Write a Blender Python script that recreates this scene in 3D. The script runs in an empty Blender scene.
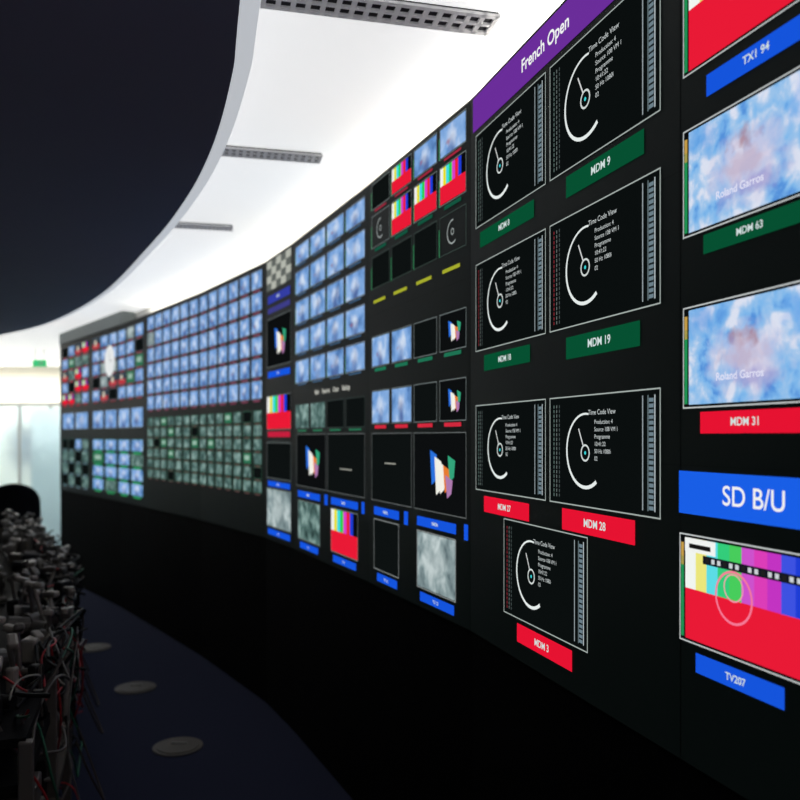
import bpy, math, random
from mathutils import Vector, Matrix
random.seed(7)
scene=bpy.context.scene
scene.view_settings.view_transform='Standard'
EYE=1.9; H=1.25; F=800.0; HOR=437.0

def lin(c):
    r=[]
    for v in c:
        v/=255.0
        r.append(v/12.92 if v<=0.04045 else ((v+0.055)/1.055)**2.4)
    return tuple(r)

# ---------------- materials ----------------
def mat(name,col,rough=0.6,metal=0.0,emis=None,es=0.0,spec=0.5,noise=None):
    m=bpy.data.materials.new(name); m.use_nodes=True
    nt=m.node_tree; b=nt.nodes['Principled BSDF']
    b.inputs['Base Color'].default_value=(*lin(col),1)
    b.inputs['Roughness'].default_value=rough
    b.inputs['Metallic'].default_value=metal
    b.inputs['Specular IOR Level'].default_value=spec
    if emis:
        b.inputs['Emission Color'].default_value=(*lin(emis),1)
        b.inputs['Emission Strength'].default_value=es
    if noise:
        sc,c2=noise
        tc=nt.nodes.new('ShaderNodeTexCoord'); n=nt.nodes.new('ShaderNodeTexNoise')
        n.inputs['Scale'].default_value=sc; n.inputs['Detail'].default_value=4
        mx=nt.nodes.new('ShaderNodeMix'); mx.data_type='RGBA'
        mx.inputs[6].default_value=(*lin(col),1); mx.inputs[7].default_value=(*lin(c2),1)
        nt.links.new(tc.outputs['Object'],n.inputs['Vector'])
        nt.links.new(n.outputs['Fac'],mx.inputs[0])
        nt.links.new(mx.outputs[2],b.inputs['Base Color'])
    return m

M_black=mat('display_glass_black',(6,9,9),0.55,spec=0.07,emis=(8,14,13),es=0.5)
M_plinth=mat('plinth_black',(6,6,7),0.8,spec=0.03)
M_cab=mat('cabinet_black',(6,6,7),0.7,spec=0.05)
M_soffit=mat('soffit_charcoal',(150,151,164),0.8,spec=0.2,noise=(1.5,(158,159,172)))
M_trim=mat('trim_glow',(225,226,226),0.6,emis=(225,230,235),es=0.6)  # emission added so the soffit edge looks lit; the trim is no lamp
M_ceil=mat('ceiling_glow',(240,240,238),0.8,noise=(0.8,(234,234,232)),emis=(240,241,240),es=0.80)  # white ceiling with added glow, standing in for cove uplights
M_wallw=mat('wall_paint',(225,225,220),0.8,noise=(2,(215,214,210)))
M_bulk=mat('bulkhead_grey',(140,147,146),0.8,noise=(2,(132,139,138)))
M_carpet=mat('carpet_navy',(34,38,54),0.95,spec=0.05,noise=(60,(44,47,66)))
M_metal=mat('brushed_metal',(135,130,124),0.4,0.8)
M_dkmetal=mat('dark_metal',(80,72,64),0.5,0.4)
M_grey=mat('grey_plastic',(78,73,68),0.5)
M_lgrey=mat('light_grey_plastic',(128,122,114),0.5)
M_dark=mat('dark_plastic',(20,19,20),0.6,spec=.2)
M_fabric=mat('chair_fabric',(14,14,17),0.9,noise=(80,(22,22,26)),spec=.1)
M_desk=mat('desk_laminate',(12,12,13),0.8,noise=(6,(18,17,17)),spec=.08)
M_led=mat('led_strip',(255,255,255),0.5,emis=(255,250,240),es=10)
M_exit=mat('exit_green',(10,120,70),0.5,emis=(20,170,100),es=1.0)
M_slot=mat('vent_slot_dark',(46,46,50),0.8)
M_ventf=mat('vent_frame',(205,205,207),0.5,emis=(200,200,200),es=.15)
M_postl=mat('light_post',(215,220,216),0.5)
M_glass=mat('frosted_glass',(205,222,228),0.55,emis=(190,210,215),es=.08)
M_glass.node_tree.nodes['Principled BSDF'].inputs['Transmission Weight'].default_value=0.85
M_red=mat('cable_red',(165,30,38),0.5)
M_green=mat('cable_green',(35,95,70),0.5)
M_white=mat('cable_white',(140,138,132),0.5)
M_blk=mat('cable_black',(14,14,14),0.6,spec=.2)

M_pix=bpy.data.materials.new('display_pixels'); M_pix.use_nodes=True
nt=M_pix.node_tree; nt.nodes.clear()
o=nt.nodes.new('ShaderNodeOutputMaterial'); e=nt.nodes.new('ShaderNodeEmission'); a=nt.nodes.new('ShaderNodeAttribute')
a.attribute_name='Col'; nt.links.new(a.outputs['Color'],e.inputs['Color']); nt.links.new(e.outputs[0],o.inputs[0])
e.inputs['Strength'].default_value=1.05

def video_mat(name,scale,stops,figure=None,strength=1.0,detail=3,stripe=None):
    m=bpy.data.materials.new(name); m.use_nodes=True
    nt=m.node_tree; nt.nodes.clear(); N=nt.nodes.new; L=nt.links.new
    o=N('ShaderNodeOutputMaterial'); e=N('ShaderNodeEmission'); L(e.outputs[0],o.inputs[0])
    e.inputs['Strength'].default_value=strength
    tc=N('ShaderNodeTexCoord'); n=N('ShaderNodeTexNoise'); n.inputs['Scale'].default_value=scale
    n.inputs['Detail'].default_value=detail; n.inputs['Distortion'].default_value=0.3
    L(tc.outputs['Object'],n.inputs['Vector'])
    r=N('ShaderNodeValToRGB'); cr=r.color_ramp
    while len(cr.elements)<len(stops): cr.elements.new(0.5)
    for el,(p,c) in zip(cr.elements,stops): el.position=p; el.color=(*lin(c),1)
    L(n.outputs['Fac'],r.inputs[0]); col=r.outputs[0]
    def blob(col,cx,cy,rr,c,sy=1.0,amt=1.0,ns=1.3,soft=.18):
        mp=N('ShaderNodeMapping'); mp.inputs['Location'].default_value=(-cx,-cy*sy,0); mp.inputs['Scale'].default_value=(1,sy,1)
        vm=N('ShaderNodeVectorMath'); vm.operation='LENGTH'
        L(tc.outputs['UV'],mp.inputs['Vector']); L(mp.outputs[0],vm.inputs[0])
        n2=N('ShaderNodeTexNoise'); n2.inputs['Scale'].default_value=scale*ns; L(tc.outputs['Object'],n2.inputs['Vector'])
        ad=N('ShaderNodeMath'); ad.operation='ADD'; L(vm.outputs['Value'],ad.inputs[0])
        ml=N('ShaderNodeMath'); ml.operation='MULTIPLY'; ml.inputs[1].default_value=0.4; L(n2.outputs['Fac'],ml.inputs[0]); L(ml.outputs[0],ad.inputs[1])
        mr=N('ShaderNodeMapRange'); mr.inputs['From Min'].default_value=rr+0.2+soft/2; mr.inputs['From Max'].default_value=rr+0.2-soft/2
        mr.inputs['To Max'].default_value=amt
        L(ad.outputs[0],mr.inputs['Value'])
        mx=N('ShaderNodeMix'); mx.data_type='RGBA'; L(mr.outputs[0],mx.inputs[0]); L(col,mx.inputs[6]); mx.inputs[7].default_value=(*lin(c),1)
        return mx.outputs[2]
    for b in (figure or []): col=blob(col,*b)
    L(col,e.inputs['Color']); return m
V_blue=video_mat('video_tennis_court',10,[(0.3,(75,115,170)),(0.45,(112,155,210)),(0.6,(140,176,222)),(0.72,(190,208,232))],
    figure=[(.5,.55,.14,(218,226,238),.7,.75,1.8,.22),(.5,.02,.12,(75,92,145),.35,.8,1,.2),(.3,.4,.02,(150,90,110),1,.7,2,.12)],strength=1.05)
V_near=video_mat('video_closeup',19,[(0.32,(85,145,218)),(0.42,(125,182,234)),(0.52,(158,196,234)),(0.62,(218,224,240))],
    figure=[(.45,.42,.22,(208,200,224),.8,.7,1.3,.2),(.42,.66,.05,(168,125,140),1.0,.8,1.6,.12),(.42,.45,.12,(192,175,198),1.3,.7,1.8,.14),(.50,.22,.14,(135,130,200),1.8,.55,1.5,.16),(.9,.80,.14,(80,150,230),1,.8,1.2,.2),(.1,.85,.12,(90,155,225),1,.7,1.2,.2)],detail=5)
V_grey=video_mat('video_monochrome',12,[(0.3,(90,108,112)),(0.5,(140,158,160)),(0.7,(195,208,208))],figure=[(.5,.5,.2,(190,202,202),.9,.6,1.3,.3)])
V_teal=video_mat('video_teal',14,[(0.3,(38,58,56)),(0.5,(85,114,110)),(0.7,(150,178,172))])
V_flame=video_mat('video_ribbons',25,[(0.35,(30,90,200)),(0.47,(240,240,230)),(0.55,(230,120,40)),(0.65,(40,150,110))])
VM_MATS=[M_black,M_plinth,M_cab,M_pix,V_blue,V_near,V_grey,V_teal,V_flame]
PIX=3

# ---------------- wall plan ----------------
KN=[(60,92),(120,112),(200,144),(265,175),(293,194),(368,252),(470,337),(680,560),(800,687.4)]
def hx(x):
    for (a,ha),(b,hb) in zip(KN,KN[1:]):
        if x<=b: return ha+(hb-ha)*(x-a)/(b-a)
    return KN[-1][1]
def P(x):
    h=hx(x); return Vector(((x-400)*H/h,F*H/h))
pts=[P(k[0]) for k in KN]
d=(pts[-1]-pts[-2]).normalized()
pts.append(pts[-1]+d*3.2)
SEG=[0.0]
for a,b in zip(pts,pts[1:]): SEG.append(SEG[-1]+(b-a).length)
STOT=SEG[-1]
def sx(x):
    p=P(x)
    for i in range(len(KN)-1):
        if x<=KN[i+1][0]: return SEG[i]+(p-pts[i]).length
    return SEG[len(KN)-1]
def at(s):
    for i in range(len(pts)-1):
        if s<=SEG[i+1] or i==len(pts)-2:
            t=(pts[i+1]-pts[i]).normalized()
            return pts[i]+t*(s-SEG[i]), t
def W(s,z,off=0):
    p,t=at(s); n=Vector((t.y,-t.x))
    q=p+n*(off-0.0215)
    return Vector((q.x,q.y,z))
def vz(v): return EYE+v*H

class MB:
    def __init__(s): s.v=[];s.f=[];s.m=[];s.c=[];s.uv=[]
    def face(s,vs,m,c=(0,0,0),uv=None):
        i=len(s.v); s.v+= [tuple(v) for v in vs]; s.f.append(tuple(range(i,i+len(vs)))); s.m.append(m); s.c.append(c)
        s.uv.append(uv or [(0,0),(1,0),(1,1),(0,1)][:len(vs)] + [(0,0)]*(len(vs)-4))
    def rect(s,s0,s1,z0,z1,off,m=PIX,c=(255,255,255),k=1.0):
        cl=tuple(q*k for q in lin(c))
        s.face([W(s0,z0,off),W(s1,z0,off),W(s1,z1,off),W(s0,z1,off)],m,cl)
    def outline(s,s0,s1,z0,z1,off,w,c,k=1.0):
        s.rect(s0,s1,z0,z0+w,off,PIX,c,k); s.rect(s0,s1,z1-w,z1,off,PIX,c,k)
        s.rect(s0,s0+w,z0+w,z1-w,off,PIX,c,k); s.rect(s1-w,s1,z0+w,z1-w,off,PIX,c,k)
    def arc(s,cs,cz,r0,r1,a0,a1,off,c,n=24,k=1.0,taper=0):
        cl=tuple(q*k for q in lin(c))
        for i in range(n):
            A=math.radians(a0+(a1-a0)*i/n); B=math.radians(a0+(a1-a0)*(i+1)/n)
            ra=r0+taper*(1-i/n); rb=r0+taper*(1-(i+1)/n)
            s.face([W(cs+ra*math.cos(A),cz+ra*math.sin(A),off),W(cs+r1*math.cos(A),cz+r1*math.sin(A),off),
                    W(cs+r1*math.cos(B),cz+r1*math.sin(B),off),W(cs+rb*math.cos(B),cz+rb*math.sin(B),off)],PIX,cl)
    def build(s,name,mats,parent=None):
        me=bpy.data.meshes.new(name); me.from_pydata(s.v,[],s.f); me.update()
        for m in mats: me.materials.append(m)
        me.uv_layers.new(name='UVMap'); me.color_attributes.new('Col','FLOAT_COLOR','CORNER')
        cols=[];uvs=[]
        for i,f in enumerate(s.f):
            for j in range(len(f)):
                cols+= [*s.c[i],1.0]; uvs+= list(s.uv[i][j])
        me.color_attributes['Col'].data.foreach_set('color',cols)
        me.uv_layers['UVMap'].data.foreach_set('uv',uvs)
        me.polygons.foreach_set('material_index',s.m); me.update()
        ob=bpy.data.objects.new(name,me); scene.collection.objects.link(ob)
        if parent: ob.parent=parent
        return ob
def empty(name,loc=(0,0,0)):
    e=bpy.data.objects.new(name,None); e.location=loc; scene.collection.objects.link(e); return e
VW=empty('video_wall')

cab=MB()
def strip(mb,sa,sb,z0,z1,off,m,c=(0,0,0)):
    ks=[sa]+[k for k in SEG if sa+1e-4<k<sb-1e-4]+[sb]
    for a,b in zip(ks,ks[1:]):
        mb.face([W(a,z0,off),W(b-1e-5,z0,off),W(b-1e-5,z1,off),W(a,z1,off)],m,c)
ZT=EYE+H; ZB=EYE-0.575*H
strip(cab,0,STOT,0,ZT,0,2)
strip(cab,0,STOT,0,ZB-0.01,0.012,1)
for i in range(len(pts)-1):
    a,b=SEG[i],SEG[i+1]-1e-5
    cab.face([W(a,ZT,0.02),W(b,ZT,0.02),W(b,ZT,-0.12),W(a,ZT,-0.12)],2)
cab.face([W(0,0,0.012),W(0,ZT,0.02),W(0,ZT,-0.12),W(0,0,-0.12)],2)
seams=[60,90,120,145,172,200,232,265,293,368,470,680]
ss=[sx(x) for x in seams]+[sx(680)+1.02,sx(680)+2.04,STOT]
for a,b in zip(ss,ss[1:]):
    for k in range(3):
        z1=ZT-(ZT-ZB)/3*k; z0=ZT-(ZT-ZB)/3*(k+1)
        strip(cab,a+0.0015,b-0.0015,z0+0.0005,z1-0.0005,0.02,0)
cab.build('display_cubes',VM_MATS,VW)

D=MB(); OFF=0.0215; O2=0.0225; O3=0.0235
texts=[]
def text(body,s,z,size,align='CENTER',col=(240,240,240),sq=1.0,bold=0.02):
    texts.append((body,s,z,size,align,col,sq,bold))
GRN=(6,78,48); RED=(225,18,48); BLU=(20,82,215)
def label(x0,x1,v0,v1,c,t=None,size=None):
    a,b=sx(x0),sx(x1)
    D.rect(a,b,vz(v0),vz(v1),OFF,PIX,c)
    if t: text(t,(a+b)/2,vz((v0+v1)/2),size or (v1-v0)*H*0.44,col=(205,220,218))
def bars(a,b,z0,z1,ring=False,frac=0.5):
    cols=[(235,235,235),(225,220,40),(60,215,225),(40,200,70),(215,60,200),(225,30,50),(30,60,210)]
    if ring: cols=[(235,240,235),(230,225,120),(90,215,225),(50,200,120),(70,200,90),(200,80,200),(215,60,180),(190,50,190),(60,80,220),(30,60,210)]
    zm=z0+(z1-z0)*frac; w=(b-a)/(len(cols)+1.3)
    for i,c in enumerate(cols):
        D.rect(a+i*w,a+(i+1)*w,zm,z1,O2,PIX,c)
    D.rect(a+len(cols)*w,b,zm,z1,O2,PIX,(10,10,14))
    D.rect(a,b,z0,zm,O2,PIX,(228,25,52))
    if ring:
        D.arc((a+b)/2-0.045,(z0+z1)/2+0.005,0.050,0.055,0,360,O3,(240,120,150),32)
        D.arc((a+b)/2-0.045,(z0+z1)/2+0.025,0.026,0.029,0,360,O3,(240,150,175),20)
        D.rect(a+0.0,a+0.10,z1-0.03,z1,O3,PIX,(235,238,235)); D.rect(a+0.015,a+0.085,z1-0.022,z1-0.012,O3+.0005,PIX,(20,20,20))
        D.rect(a+0.06,b-.02,zm+0.060,zm+0.078,O3,PIX,(20,22,32))
        for i in range(16): D.rect(a+0.07+i*0.018,a+0.080+i*0.018,zm+0.064,zm+0.074,O3+.0006,PIX,(200,205,210) if i%3 else (30,30,30))
def gauge(x0,x1,v0,v1,big=True,red=True,dim=1.0,txt=True):
    a,b=sx(x0),sx(x1); z0,z1=vz(v0),vz(v1); w=b-a; h=z1-z0
    D.rect(a,b,z0,z1,OFF,PIX,(10,14,14))
    D.outline(a,b,z0,z1,O2,0.0034,(160,170,166),dim)
    for fx,c in ((0.045,(130,40,50) if red else (90,110,105)),(0.075,(100,110,108)),(0.105,(70,80,80))):
        for i in range(20):
            zz=z0+h*(0.06+0.044*i)
            D.rect(a+w*fx,a+w*fx+0.0045,zz,zz+h*.03,O2,PIX,c,dim)
    for fx,c in ((0.865,(150,160,165)),(0.905,(100,115,120)),(0.955,(180,190,195))):
        D.rect(a+w*fx,a+w*fx+0.004,z0+h*0.05,z1-h*0.05,O2,PIX,c,dim)
    for i in range(20):
        zz=z0+h*(0.06+0.044*i)
        D.rect(a+w*0.915,a+w*0.95,zz,zz+h*.03,O2,PIX,(105,125,135),dim)
    r=h*0.34; cs=a+w*(0.375 if big else 0.39); cz=z0+h*0.5
    D.arc(cs,cz,r*0.90,r,80,305,O2,(225,232,230),28,dim,taper=r*0.05)
    D.arc(cs,cz-r*0.05,r*0.18,r*0.23,0,360,O2,(205,212,210),16,dim)
    D.arc(cs,cz-r*0.05,0,r*0.05,0,360,O2,(60,215,218),6,dim)
    A=math.radians(118)
    dx,dz=math.cos(A),math.sin(A); px,pz=-dz*0.0024,dx*0.0024
    q=[(r*.2,-1),(r*.2,1),(r*.72,1),(r*.72,-1)]
    D.face([W(cs+dx*l+px*sg,cz-r*0.05+dz*l+pz*sg,O2) for l,sg in q],PIX,lin((210,212,212)))
    if txt:
        text('Time Code View',cs+r*0.20,z1-h*0.13,h*0.055,'LEFT',(195,202,202),bold=0)
        text('Production: 4\nSource 108 VM 1\nProgramme\n10:41:22\n50 Hz 1080i\n02',cs+r*0.50,z1-h*0.22,h*0.046,'LEFT',(195,202,202),bold=0)

for (x0,x1) in ((476,546),(550,661)):
    for v0,v1,r in ((.605,.875,False),(.247,.50,True),(-.153,.092,False)):
        gauge(x0,x1,v0,v1,big=x0>500,red=r)
gauge(504,588,-.468,-.217,big=True)
a,b=sx(473),sx(676)
D.rect(a,b,vz(.892),vz(.992),OFF,PIX,(104,44,150)); text('French Open',sx(545),vz(.94),0.050)
label(480,534,.543,.588,GRN,'MDM 8'); label(566,644,.543,.592,GRN,'MDM 9')
label(484,530,.187,.232,GRN,'MDM 18'); label(566,640,.176,.226,GRN,'MDM 19')
label(484,529,-.212,-.167,RED,'MDM 27'); label(562,635,-.212,-.163,RED,'MDM 28')
label(517,572,-.528,-.480,RED,'MDM 3')
sB=sx(684)
def big_video(s0,s1,v0,v1,kind):
    z0,z1=vz(v0),vz(v1)
    D.rect(s0,s1,z0,z1,OFF,PIX,(10,12,13)); D.outline(s0,s1,z0,z1,O2,0.003,(190,195,195))
    D.rect(s0+0.005,s0+0.015,z0+0.01,z1-0.05,O2,PIX,(30,140,80)); D.rect(s0+0.005,s0+0.015,z1-0.07,z1-0.02,O2,PIX,(190,150,70))
    if kind=='v':
        D.rect(s0+0.02,s1-0.03,z0+0.008,z1-0.008,O2,5)
        text('Roland Garros',s0+.18,z0+0.062,0.020,'CENTER',(225,225,245))
        for j in range(14): D.rect(s1-0.022,s1-0.012,z0+0.01+j*0.015,z0+0.02+j*0.015,O2,PIX,(120,150,190))
    else:
        bars(s0+0.02,s1-0.03,z0+0.008,z1-0.008,ring=True,frac=0.50)
        for j in range(14): D.rect(s1-0.022,s1-0.012,z0+0.01+j*0.014,z0+0.02+j*0.014,O2,PIX,(150,160,165))
for col in range(3):
    o_=col*0.56; s0=sB+o_+0.004; s1=s0+0.45
    if col==0: s0-=.006
    big_video(s0,s1,.635,.86,'b' if col==0 else 'v')
    big_video(s0,s1,.351,.54,'v'); big_video(s0,s1,.05,.228,'v'); big_video(s0-.012,s1-.02,-.36,-.17,'b')
    def lb(off0,off1,v0,v1,c,t,sz=None):
        D.rect(sB+o_+off0,sB+o_+off1,vz(v0),vz(v1),OFF,PIX,c); text(t,sB+o_+(off0+off1)/2,vz((v0+v1)/2),sz or (v1-v0)*H*.44,col=(205,220,218))
    lb(.075,.375,.578,.615,BLU,'TX1 94'); lb(.065,.35,.312,.345,GRN,'MDM 63'); lb(.055,.335,.006,.043,RED,'MDM 31'); lb(.04,.295,-.408,-.374,BLU,'TV207')
D.rect(sx(679),sx(679)+1.6,vz(-.135),vz(-.06),OFF,PIX,(24,92,225)); text('SD B/U',sx(754),vz(-.098),0.050,bold=.008)

def tile(a,b,z0,z1,kind,fr=(120,130,130),lab=None,fw=0.0025,grn=False,labh=0.016):
    m=min(0.006,(b-a)*0.06)
    if fr: D.outline(a,b,z0,z1,O2,fw,fr)
    k={'blue':4,'near':5,'grey':6,'teal':7}.get(kind)
    if k: D.rect(a+m,b-m,z0+m,z1-m,O2-0.0006,k)
    elif kind=='bars': bars(a+m,b-m,z0+m,z1-m)
    elif kind=='flame':
        D.rect(a+m,b-m,z0+m,z1-m,OFF,PIX,(12,14,15))
        cx=(a+b)/2+(b-a)*.05; w=(b-a)*.11; hh=(z1-z0)
        for i,(c,ddx,ln,zz) in enumerate((((40,110,215),-1.6,.38,.34),((235,235,225),-.8,.42,.22),((240,236,225),-.1,.34,.24),((225,120,45),.7,.28,.26),((50,160,120),1.5,.26,.40),((170,120,170),1.1,.22,.2))):
            s0=cx+ddx*w; zb=z0+hh*zz
            D.face([W(s0,zb,O2+i*.0002),W(s0+w*.7,zb+hh*.06,O2+i*.0002),W(s0+w*.9,zb+hh*ln,O2+i*.0002),W(s0-w*.3,zb+hh*(ln+.06),O2+i*.0002)],PIX,lin(c))
    elif kind=='gauge':
        D.arc((a+b)/2,(z0+z1)/2,(z1-z0)*.27,(z1-z0)*.31,82,305,O2,(150,158,156),14)
        D.arc((a+b)/2,(z0+z1)/2,(z1-z0)*.06,(z1-z0)*.09,0,360,O2,(150,158,156),8)
    elif kind=='dark': D.rect(a+m,b-m,z0+m,z1-m,OFF,PIX,(13,17,17))
    elif kind=='red':
        D.rect(a+m,b-m,z0+m,z1-m,OFF,PIX,(40,60,75)); D.rect(a+m,b-m,z0+m,z0+(z1-z0)*.45,O2,PIX,(185,55,65)); D.rect(a+(b-a)*.3,a+(b-a)*.6,z0+(z1-z0)*.3,z1-(z1-z0)*.2,O3,PIX,(205,195,175))
    elif kind=='green':
        D.rect(a+m,b-m,z0+m,z1-m,OFF,PIX,(45,110,80)); D.rect(a+(b-a)*.2,b-(b-a)*.2,z0+(z1-z0)*.35,z1-(z1-z0)*.25,O3,PIX,(150,180,165))
    if grn: D.rect(a-0.006,a-0.001,z0,z0+(z1-z0)*.7,O2,PIX,(40,150,90))
    if lab:
        w=b-a; D.rect(a+w*.18,b-w*.18,z0-labh-0.006,z0-0.006,O2,PIX,lab)
def grid(x0,x1,n,v0,v1,kinds,gap=0.1,**kw):
    a,b=sx(x0),sx(x1); p=(b-a)/n
    for i in range(n):
        k=kinds[i%len(kinds)]
        if k is None: continue
        tile(a+p*i+p*gap/2,a+p*(i+1)-p*gap/2,vz(v0),vz(v1),k,**kw)
grid(371,468,4,.885,.985,['dark','bars','blue','blue'],lab=(150,40,60),grn=True,labh=.01)
grid(371,468,4,.735,.86,['gauge','bars','bars','bars'],lab=(20,80,60),grn=True)
grid(371,468,4,.575,.70,['dark','dark','dark','gauge'],fr=(62,78,72),grn=True)
a,b=sx(371),sx(468); p=(b-a)/4
for i in range(4):
    D.rect(a+p*i+p*.15,a+p*(i+1)-p*.25,vz(.518),vz(.530),O2,PIX,(160,165,45))
grid(371,468,4,.27,.39,['blue','blue','dark','flame'],lab=(30,110,80))
grid(371,468,4,.05,.18,['blue','blue','dark','flame'],lab=(200,40,60))
grid(371,468,2,-.245,.015,['dark','flame'],gap=.05,fr=(110,115,115))
D.rect(sx(385),sx(396),vz(-.10),vz(-.096),O2,PIX,(170,170,160))
for x0,x1,k in ((374,399,'dark'),(417,456,'grey')):
    tile(sx(x0),sx(x1),vz(-.51),vz(-.315),k,fr=(130,135,135),fw=.004)
    label(x0,x1,-.30,-.268,BLU,'VMON'); label(x0+3,x1-2,-.553,-.522,BLU,'TV 12')
for x in (406,466): D.rect(sx(x-2),sx(x+2),vz(-.31),vz(-.262),OFF,PIX,BLU)
for v0,v1 in ((.27,.385),(.42,.535),(.57,.685),(.72,.835),(.87,.965)):
    grid(295,366,4,v0,v1,['blue'],lab=(60,90,120),fr=(150,165,185),labh=.008,grn=True)
grid(295,366,4,.04,.165,['teal','teal','dark','dark'],fr=(60,75,72),lab=(40,110,80),labh=.01)
text('Main     Reserve     Clean     Backup',sx(332),vz(.21),0.035,'CENTER',(200,200,190))
grid(296,366,2,-.245,.015,['flame','dark'],gap=.05,fr=(110,115,115))
D.rect(sx(340),sx(352),vz(-.14),vz(-.136),O2,PIX,(170,170,160))
for x0,x1,k in ((298,320,'teal'),(331,358,'bars')):
    tile(sx(x0),sx(x1),vz(-.51),vz(-.315),k,fr=(110,120,120),fw=.004)
    label(x0,x1,-.30,-.268,BLU,'VMON'); label(x0+2,x1-2,-.553,-.522,BLU,'TV 9')
for x in (326,363): D.rect(sx(x-1.5),sx(x+1.5),vz(-.31),vz(-.262),OFF,PIX,BLU)
a,b=sx(267),sx(291); n=5; p=(b-a)/n
for i in range(n):
    for j in range(4):
        z0=vz(.82)+j*(vz(.985)-vz(.82))/4
        D.rect(a+p*i,a+p*(i+1),z0,z0+(vz(.985)-vz(.82))/4,OFF,PIX,(175,178,168) if (i+j)%2 else (95,100,96))
label(268,290,.745,.79,(50,60,160),'MCR'); tile(a,b,vz(.39),vz(.66),'flame'); label(268,290,.69,.72,(60,60,130))
label(268,290,.33,.365,BLU,'VM 3'); tile(a,b,vz(.04),vz(.23),'bars'); label(268,290,-.0,.03,(190,30,60))
tile(a,b,vz(-.23),vz(-.03),'dark'); tile(a,b,vz(-.50),vz(-.285),'grey'); label(268,290,-.275,-.245,BLU,'VMON'); label(268,290,-.545,-.512,BLU,'TV 2')
def rndgrid(x0,x1,n,rows,vt,vb,kinds,gap=.16,**kw):
    pv=(vt-vb)/rows
    for r in range(rows):
        grid(x0,x1,n,vt-pv*(r+1)+pv*.16,vt-pv*r,[random.choice(kinds) for _ in range(n)],gap=gap,**kw)
rndgrid(147,263,12,6,.97,.20,['blue']*14+['grey'],fr=(150,165,185),lab=(120,60,80),labh=.014)
rndgrid(147,263,14,6,.155,-.34,['teal']*8+['dark','green'],gap=.22,fr=(60,120,95),lab=(90,60,60),labh=.01)
rndgrid(92,144,6,5,.95,.32,['blue']*8+['dark','grey','red','green'],fr=(120,135,150),lab=(140,50,60),labh=.014)
rndgrid(92,144,4,1,.25,.05,['blue'],fr=(180,190,200))
rndgrid(92,144,4,4,-.02,-.52,['blue','blue','teal','green'],fr=(40,150,90),lab=(40,150,90),labh=.018)
rndgrid(62,89,4,5,.95,.32,['blue','blue','teal','bars','red','green','dark'],fr=(90,100,110),lab=(150,50,60),labh=.02)
rndgrid(62,89,2,1,.25,.05,['blue'],fr=(180,190,200))
rndgrid(62,89,4,4,-.02,-.52,['teal','teal','dark','blue'],fr=(50,110,100),lab=(90,110,120),labh=.02)
cs,cz=sx(110),vz(.70)
for i in range(24):
    A=2*math.pi*i/24;B=2*math.pi*(i+1)/24
    D.face([W(cs,cz,.026),W(cs+.18*math.cos(A),cz+.18*math.sin(A),.026),W(cs+.18*math.cos(B),cz+.18*math.sin(B),.026)],PIX,lin((225,228,228)))
D.rect(cs-.004,cs+.004,cz,cz+.12,.027,PIX,(90,90,90)); D.rect(cs,cs+.08,cz-.004,cz+.004,.027,PIX,(90,90,90))
D.build('display_content',VM_MATS,VW)
tmats={}
for i,(body,s,z,size,al,col,sq,bold) in enumerate(texts):
    cu=bpy.data.curves.new('caption','FONT'); cu.body=body; cu.size=size*1.15; cu.align_x=al
    cu.align_y='CENTER' if al=='CENTER' else 'TOP'
    cu.space_line=1.2; cu.offset=size*bold
    if col not in tmats: tmats[col]=mat('caption_%d'%len(tmats),(0,0,0),emis=col,es=1.0)
    cu.materials.append(tmats[col])
    ob=bpy.data.objects.new('caption_%d'%i,cu); scene.collection.objects.link(ob); ob.parent=VW
    p,t=at(s); n=Vector((t.y,-t.x,0)); T=Vector((t.x,t.y,0))
    R=Matrix((T,Vector((0,0,1)),n)).transposed().to_4x4()
    ob.matrix_world=Matrix.Translation(W(s,z,0.0255))@R

# ---------------- room ----------------
def simple(name,verts,faces,m,parent=None,smooth=False):
    me=bpy.data.meshes.new(name); me.from_pydata([tuple(v) for v in verts],[],faces); me.update(); me.materials.append(m)
    if smooth:
        for p in me.polygons: p.use_smooth=True
    ob=bpy.data.objects.new(name,me); scene.collection.objects.link(ob)
    if parent: ob.parent=parent
    return ob
def box(name,c,s,m,parent=None,rot=0,bev=0.0,rx=0,ry=0):
    vs=[(x*s[0]/2,y*s[1]/2,z*s[2]/2) for x in(-1,1) for y in(-1,1) for z in(-1,1)]
    fs=[(0,1,3,2),(4,6,7,5),(0,4,5,1),(2,3,7,6),(0,2,6,4),(1,5,7,3)]
    ob=simple(name,vs,fs,m,parent); ob.location=c; ob.rotation_euler=(rx,ry,rot)
    if bev:
        b=ob.modifiers.new('b','BEVEL'); b.width=bev; b.segments=2
    return ob
def cyl(name,c,r,h,m,parent=None,n=24,rx=0,ry=0,rz=0,r2=None):
    r2=r if r2 is None else r2
    vs=[(r*math.cos(2*math.pi*i/n),r*math.sin(2*math.pi*i/n),-h/2) for i in range(n)]+[(r2*math.cos(2*math.pi*i/n),r2*math.sin(2*math.pi*i/n),h/2) for i in range(n)]
    fs=[(i,(i+1)%n,n+(i+1)%n,n+i) for i in range(n)]+[tuple(reversed(range(n))),tuple(range(n,2*n))]
    ob=simple(name,vs,fs,m,parent); ob.location=c; ob.rotation_euler=(rx,ry,rz); return ob

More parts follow.
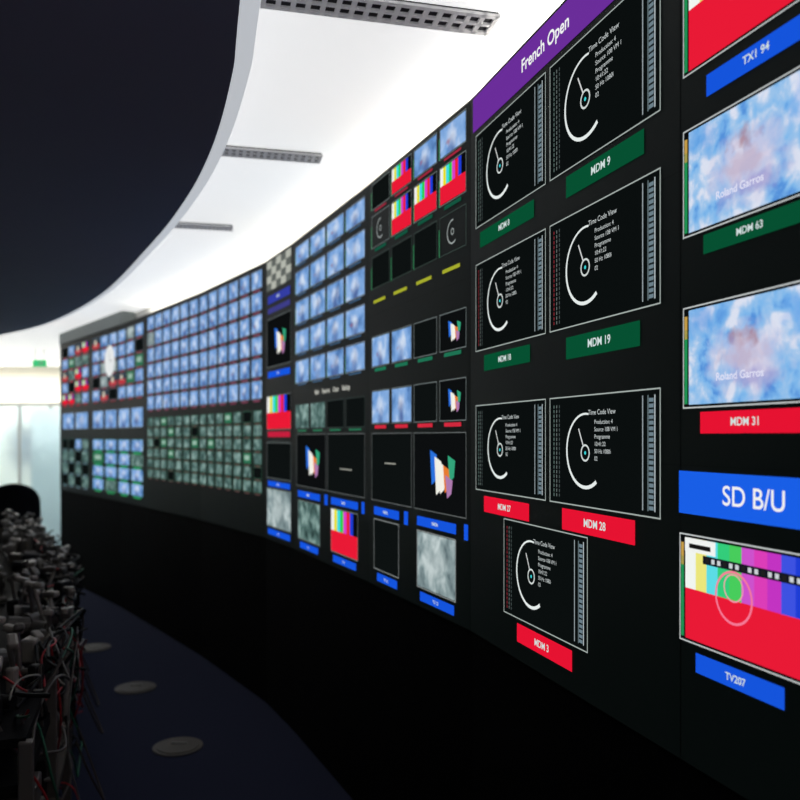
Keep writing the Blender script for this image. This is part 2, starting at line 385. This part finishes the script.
ZC=3.3
box('floor',(-3.5,6.5,-0.05),(13,19,0.1),M_carpet)
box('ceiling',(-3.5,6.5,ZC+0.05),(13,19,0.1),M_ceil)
box('wall_left',(-10.05,6.5,ZC/2),(0.1,19,ZC),M_wallw)
box('wall_rear',(-3.5,-3.05,ZC/2),(13,0.1,ZC),M_wallw)
vs=[];fs=[]
R=[W(min(k,STOT),0,-0.14) for k in SEG]
for q in R: vs+= [(q.x,q.y,0),(q.x,q.y,ZC)]
for i in range(len(R)-1): fs.append((2*i,2*i+2,2*i+3,2*i+1))
simple('wall_right',vs,fs,M_wallw)
vs=[];fs=[]
LS=[sx(135)]+[k for k in SEG if k>sx(135)]
for k in LS:
    a=W(k,ZT+0.012,-0.05); b=W(k,ZT+0.012,-0.10); vs+=[a,b]
for i in range(len(LS)-1): fs.append((2*i,2*i+2,2*i+3,2*i+1))
simple('cove_light_strip',vs,fs,M_led,VW)
vs=[];fs=[]
BK=[-.0,SEG[1],sx(122)]
for k in BK:
    for off,z in ((.03,ZT+.002),(.03,ZC-.002),(-.12,ZC-.002),(-.12,ZT+.002)): vs.append(W(k,z,off))
for i in range(2):
    a=4*i;b=a+4
    for k in range(4): fs.append((a+k,b+k,b+(k+1)%4,a+(k+1)%4))
fs+=[(0,1,2,3),(8,11,10,9)]
simple('trim_2',vs,fs,M_bulk)

HS=1.05
edge=[(0.20,-3.0),(0.10,0.0)]
def us(x,y): h=HOR-y; return ((x-400)*HS/h,F*HS/h)
ctrl=[us(240,0),us(231,80),us(211,150),us(185,200),us(150,245),us(100,295),us(50,322),us(0,335)]
ctrl=edge+ctrl+[(-6.0,9.8),(-9.9,12.2)]
def cr(p0,p1,p2,p3,t):
    return tuple(0.5*((2*b)+(-a+c)*t+(2*a-5*b+4*c-d_)*t*t+(-a+3*b-3*c+d_)*t**3) for a,b,c,d_ in zip(p0,p1,p2,p3))
cur=[]
for i in range(len(ctrl)-1):
    p0=ctrl[max(i-1,0)];p3=ctrl[min(i+2,len(ctrl)-1)]
    for j in range(8): cur.append(cr(p0,ctrl[i],ctrl[i+1],p3,j/8))
cur.append(ctrl[-1])
zs=EYE+HS
vs=[];fs=[]
for x,y in cur: vs+=[(x,y,zs),(-10,y,zs),(x,y,ZC-0.02)]
for i in range(len(cur)-1):
    a=3*i;b=a+3
    fs+=[(a,b,b+1,a+1),(a,a+2,b+2,b)]
simple('ceiling_soffit',vs,fs,M_soffit)
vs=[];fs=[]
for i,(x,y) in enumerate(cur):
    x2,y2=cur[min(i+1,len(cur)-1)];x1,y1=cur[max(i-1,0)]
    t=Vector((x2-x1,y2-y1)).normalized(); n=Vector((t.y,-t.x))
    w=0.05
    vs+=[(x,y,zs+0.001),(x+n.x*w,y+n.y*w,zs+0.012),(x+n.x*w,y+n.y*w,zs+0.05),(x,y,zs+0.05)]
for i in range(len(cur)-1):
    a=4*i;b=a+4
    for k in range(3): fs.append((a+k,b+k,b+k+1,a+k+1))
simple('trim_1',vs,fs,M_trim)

def vent(right,ang,length,width):
    e=empty('air_vent',(right[0]-math.cos(ang)*length/2,right[1]-math.sin(ang)*length/2,ZC-0.004)); e.rotation_euler=(0,0,ang)
    box('backing',(0,0,0.0),(length,width,0.006),M_slot,e)
    for sy in(-1,0,1): box('rail',(0,sy*(width/2-0.010),-0.006),(length,0.020 if sy else 0.014,0.010),M_ventf,e)
    n=16
    for i in range(n+1): box('louvre',(-length/2+length*i/n,0,-0.006),(0.016,width,0.010),M_ventf,e)
vent((.31,2.70),math.atan2(.18,.75),.76,.13)
vent((-.40,4.0),math.atan2(.12,.5),.54,.12)
vent((-1.12,5.33),math.atan2(.09,.4),.42,.12)

for x,y in ((-1.36,4.9),(-2.0,6.05),(-2.76,7.2)):
    e=empty('floor_outlet_box',(x,y,0))
    cyl('ring',(0,0,0.004),0.15,0.008,M_dkmetal,e,32); cyl('lid',(0,0,0.010),0.125,0.006,M_dkmetal,e,32)
    box('handle',(0.0,0.03,0.016),(0.09,0.02,0.006),M_metal,e)

gp=empty('glass_partition',(0,0,0))
GY=13.0
for x0,x1 in ((-10,-8.4),(-8.35,-6.9),(-6.85,-6.2),(-6.15,-5.7),(-5.65,-4.0)):
    box('pane',((x0+x1)/2,GY,1.25),(x1-x0,0.02,2.3),M_glass,gp)
    box('post',(x1+0.025,GY,1.2),(0.04,0.05,2.4),M_postl,gp)
box('head_rail',(-7,GY,2.43),(6,0.06,0.05),M_postl,gp)
box('sill_rail',(-7,GY,0.05),(6,0.06,0.1),M_metal,gp)
box('wall_back',(-3.5,15.95,ZC/2),(13,0.1,ZC),mat('back_wall_paint',(240,234,218),0.8,noise=(1,(232,226,208))))
ex=empty('exit_sign',(-5.72,12.7,3.07))
box('panel',(0,0,0),(0.22,0.03,0.11),M_exit,ex,bev=.005)
for sx_ in(-.07,.07): box('hanger',(sx_,0.0,0.14),(0.01,0.01,0.17),M_postl,ex)
box('arrow',(0.03,-0.017,0),(0.08,0.006,0.02),M_white,ex)
box('glass_screen',(-4.98,11.3,1.15),(0.45,0.03,2.3),M_glass)
# display stand in the corridor seen through the frosted glass
nb=empty('information_stand',(-6.4,13.7,0)); box('board',(0,0,1.75),(0.5,0.05,0.7),mat('board_blue',(40,75,120),0.6),nb)
box('pole',(0,0.0,0.72),(0.05,0.04,1.4),M_dark,nb); box('foot',(0,0,0.015),(0.5,0.4,0.03),M_dark,nb)

# ---------------- control desk ----------------
CD=empty('control_desk',(0,0,0))
dc=[(-1.15,2.6),(-1.68,4.19),(-2.36,5.8),(-3.14,7.2),(-3.8,8.5)]
dcur=[]
for i in range(len(dc)-1):
    p0=dc[max(i-1,0)];p3=dc[min(i+2,len(dc)-1)]
    for j in range(6): dcur.append(cr(p0,dc[i],dc[i+1],p3,j/6))
dcur.append(dc[-1])
def dn(i):
    x2,y2=dcur[min(i+1,len(dcur)-1)];x1,y1=dcur[max(i-1,0)]
    t=Vector((x2-x1,y2-y1)).normalized(); return t,Vector((-t.y,t.x))
def slab(name,o0,o1,z0,z1,m,i0=0,i1=None):
    i1=len(dcur)-1 if i1 is None else i1
    vs=[];fs=[]
    for i in range(i0,i1+1):
        t,n=dn(i); p=Vector(dcur[i])
        a=p+n*o0;b=p+n*o1
        vs+=[(a.x,a.y,z0),(b.x,b.y,z0),(b.x,b.y,z1),(a.x,a.y,z1)]
    c=i1-i0
    for i in range(c):
        a=4*i;b=a+4
        for k in range(4): fs.append((a+k,a+(k+1)%4,b+(k+1)%4,b+k))
    fs+=[(3,2,1,0),(4*c,4*c+1,4*c+2,4*c+3)]
    return simple(name,vs,fs,m,CD)
slab('worktop',0.06,0.95,0.74,0.78,M_desk)
slab('back_shelf',0.06,0.40,0.90,0.93,M_desk)
slab('modesty_panel',0.24,0.27,0.0,0.74,M_dark)
slab('cable_tray',0.04,0.18,0.40,0.43,M_dkmetal)
for i in range(0,len(dcur),3):
    t,n=dn(i); p=Vector(dcur[i])+n*0.06; ang=math.atan2(t.y,t.x)
    box('frame_post',(p.x,p.y,0.46),(0.045,0.045,0.92),M_grey,CD,ang,bev=.006)
    q=Vector(dcur[i])+n*0.5; box('side_panel',(q.x,q.y,0.37),(0.03,0.75,0.74),M_dark,CD,ang)
rg=random.Random(11)
for i in range(1,len(dcur)-1):
    t,n=dn(i)
    for k in range(6):
        along=rg.uniform(-.14,.14); off=rg.uniform(.08,.36); zb=.93
        if k>3: off=rg.uniform(.45,.85); zb=.78
        p=Vector(dcur[i])+n*off+t*along; ang=math.atan2(t.y,t.x)+rg.uniform(-.9,.9)
        w,dp,h=rg.uniform(.04,.13),rg.uniform(.03,.10),rg.uniform(.03,.15)
        m=rg.choice([M_grey,M_lgrey,M_dark,M_grey,M_dkmetal,M_dark])
        if rg.random()<.5: box('equipment_case',(p.x,p.y,zb+h/2),(w,dp,h),m,CD,ang,bev=.012)
        else: cyl('lens_barrel',(p.x,p.y,zb+w*.45),w*.45,dp*1.4,m,CD,16,rx=math.pi/2,rz=ang,r2=w*.36)
        if rg.random()<.5:
            hh=rg.uniform(.05,.17)
            cyl('clamp_pole',(p.x,p.y,zb+h*.5+hh/2),.010,hh+h*.5,rg.choice([M_metal,M_lgrey]),CD,10,rx=rg.uniform(-.35,.35),ry=rg.uniform(-.3,.3))
            box('clamp_head',(p.x,p.y,zb+h*.7+hh),(.08,.04,.03),rg.choice([M_grey,M_lgrey,M_lgrey]),CD,ang+.6,bev=.01,ry=rg.uniform(-.5,.5))
    p=Vector(dcur[i])+n*.12; ang=math.atan2(t.y,t.x); h=rg.uniform(.08,.2)
    box('power_unit',(p.x,p.y,.43+h/2),(rg.uniform(.10,.2),.1,h),rg.choice([M_grey,M_dark,M_dkmetal]),CD,ang,bev=.008)
    for q in range(3):
        p2=p+t*(q-1)*.05-n*.055
        cyl('connector',(p2.x,p2.y,.43+h*.5),.009,.03,M_metal,CD,10,rx=math.pi/2,rz=ang)
for i in (5,7,10,13,16,19,22):
    t,n=dn(i); p=Vector(dcur[i])+n*0.05; ang=math.atan2(t.y,t.x)
    cyl('arm_pole',(p.x,p.y,.80),.017,.50,M_lgrey,CD,14)
    a_=ang+rg.uniform(-.5,.5)
    box('arm_link',(p.x+.06*math.cos(a_),p.y+.06*math.sin(a_),1.045),(.18,.03,.03),M_lgrey,CD,a_,bev=.008,ry=rg.uniform(-.2,.2))
    box('arm_joint',(p.x,p.y,1.045),(.045,.045,.05),M_grey,CD,a_,bev=.008)
for i in (8,12):
    t,n=dn(i); p=Vector(dcur[i])+n*0.62; ang=math.atan2(t.y,t.x)
    ca_,sa_=math.cos(ang),math.sin(ang)
    def lp(x,y): return (p.x+ca_*x-sa_*y,p.y+sa_*x+ca_*y)
    for nm,yy,zz,sz in (('monitor_foot',0,.7875,(.22,.16,.015)),('monitor_stem',0,.89,(.05,.03,.2)),('monitor_housing',.03,1.05,(.46,.04,.28)),('monitor_bezel',.055,1.05,(.48,.014,.30))):
        q=lp(0,yy); box(nm,(q[0],q[1],zz),sz,M_dark,CD,ang,bev=.004)
CB=empty('cable_bundle')
def cables(name,m,n,seed,r=0.005,zmax=1.04,drop=.40):
    rg=random.Random(seed)
    cu=bpy.data.curves.new(name,'CURVE'); cu.dimensions='3D'; cu.bevel_depth=r; cu.bevel_resolution=1; cu.materials.append(m)
    for _ in range(n):
        i=rg.randrange(1,len(dcur)-5); pts3=[]
        L=rg.randrange(4,8); z=rg.uniform(.93,zmax)
        for k in range(L+2):
            j=min(i+k//2,len(dcur)-1); t,nn=dn(j); p=Vector(dcur[j])+nn*rg.uniform(-.04,.2)+t*rg.uniform(-.15,.15)
            pts3.append((p.x,p.y,z)); z+= rg.uniform(-drop,.2); z=max(.03,min(1.04,z))
        sp=cu.splines.new('NURBS'); sp.points.add(len(pts3)-1); sp.order_u=4; sp.use_endpoint_u=True; sp.resolution_u=6
        for q,pp in zip(sp.points,pts3): q.co=(*pp,1)
    ob=bpy.data.objects.new(name,cu); scene.collection.objects.link(ob); ob.parent=CB
cables('cables_red',M_red,22,1,.0045); cables('cables_white',M_white,10,2,.004); cables('cables_green',M_green,14,3,.005); cables('cables_black',M_blk,60,4,.008)
cables('cables_grey',M_grey,22,5,.006); cables('cables_shelf',M_blk,26,8,.006,1.0,.12)
cu=bpy.data.curves.new('loose_loops','CURVE'); cu.dimensions='3D'; cu.bevel_depth=.005; cu.materials.append(M_dkmetal)
rg=random.Random(21)
for i in (5,8,10,13):
    t,n=dn(i); p=Vector(dcur[i]); pts3=[]
    for k in range(7):
        A=math.pi*k/6; q=p-n*(.13*math.sin(A))+t*(.10*math.cos(A)); pts3.append((q.x,q.y,.45-.40*math.sin(A)*rg.uniform(.8,1)))
    sp=cu.splines.new('NURBS'); sp.points.add(6); sp.order_u=4; sp.use_endpoint_u=True
    for q,pp in zip(sp.points,pts3): q.co=(*pp,1)
ob=bpy.data.objects.new('loose_loops',cu); scene.collection.objects.link(ob); ob.parent=CB

def chair(x,y,rot,s=1.0):
    e=empty('office_chair',(x,y,0)); e.rotation_euler=(0,0,rot); e.scale=(s,s,s)
    for k in range(5):
        A=2*math.pi*k/5
        box('base_leg_%d'%k,(.15*math.cos(A),.15*math.sin(A),.09),(.30,.04,.03),M_dark,e,A,bev=.008)
        cyl('caster_%d'%k,(.29*math.cos(A),.29*math.sin(A),.035),.035,.04,M_dark,e,14,rx=math.pi/2)
    cyl('gas_lift',(0,0,.26),.025,.34,M_metal,e)
    box('seat',(0,0,.47),(.50,.48,.08),M_fabric,e,bev=.035)
    # curved, rounded back rest
    vs=[];fs=[];nx,nz=10,12
    for sd in(0,1):
        for iz in range(nz+1):
            for ix in range(nx+1):
                u=ix/nx*2-1; v=iz/nz; wz=.27*(1-abs(2*v-1)**5*.35)
                vs.append((u*wz,.20+.10*v+.05*sd-.07*u*u+.02*math.sin(v*6),.56+.76*v-(.05*u*u if v>.5 else -.05*u*u)*abs(2*v-1)))
    N=(nx+1)*(nz+1)
    for iz in range(nz):
        for ix in range(nx):
            a=iz*(nx+1)+ix
            fs.append((a,a+1,a+nx+2,a+nx+1)); fs.append((N+a,N+a+nx+1,N+a+nx+2,N+a+1))
    for iz in range(nz):
        a=iz*(nx+1); fs.append((a,a+nx+1,N+a+nx+1,N+a)); a+=nx; fs.append((a,N+a,N+a+nx+1,a+nx+1))
    for ix in range(nx):
        fs.append((ix,N+ix,N+ix+1,ix+1)); a=nz*(nx+1)+ix; fs.append((a,a+1,N+a+1,N+a))
    simple('back',vs,fs,M_fabric,e,True)
    box('spine',(0,.29,.70),(.05,.04,.50),M_dark,e,rx=math.radians(-8))
    for sd in(-1,1):
        box('arm_post',(sd*.29,0.02,.57),(.03,.05,.22),M_dark,e); box('arm_rest',(sd*.29,0,.69),(.07,.26,.03),M_dark,e,bev=.01)
chair(-4.58,9.6,math.radians(195),1.03)

def area(name,loc,sx_,sy_,e,col=(1,1,1),rot=(0,0,0)):
    l=bpy.data.lights.new(name,'AREA'); l.shape='RECTANGLE'; l.size=sx_; l.size_y=sy_; l.energy=e; l.color=col
    o=bpy.data.objects.new(name,l); o.location=loc; o.rotation_euler=rot; scene.collection.objects.link(o)
area('corridor_light',(-7,14.4,3.2),5,1.5,300,(1,.96,.90))
area('aisle_light',(-6.2,11.7,3.25),2.5,1.0,20,(1,.97,.92))

w=bpy.data.worlds.new('w'); scene.world=w; w.use_nodes=True
w.node_tree.nodes['Background'].inputs[0].default_value=(.5,.6,.7,1); w.node_tree.nodes['Background'].inputs[1].default_value=0.02

cam=bpy.data.cameras.new('camera'); co=bpy.data.objects.new('camera',cam); scene.collection.objects.link(co)
co.location=(0,0,EYE); co.rotation_euler=(math.pi/2,0,0); cam.sensor_width=36; cam.lens=36; cam.shift_y=37/800; cam.clip_start=.02
cam.dof.use_dof=True; cam.dof.focus_distance=2.2; cam.dof.aperture_fstop=2.6
scene.camera=co
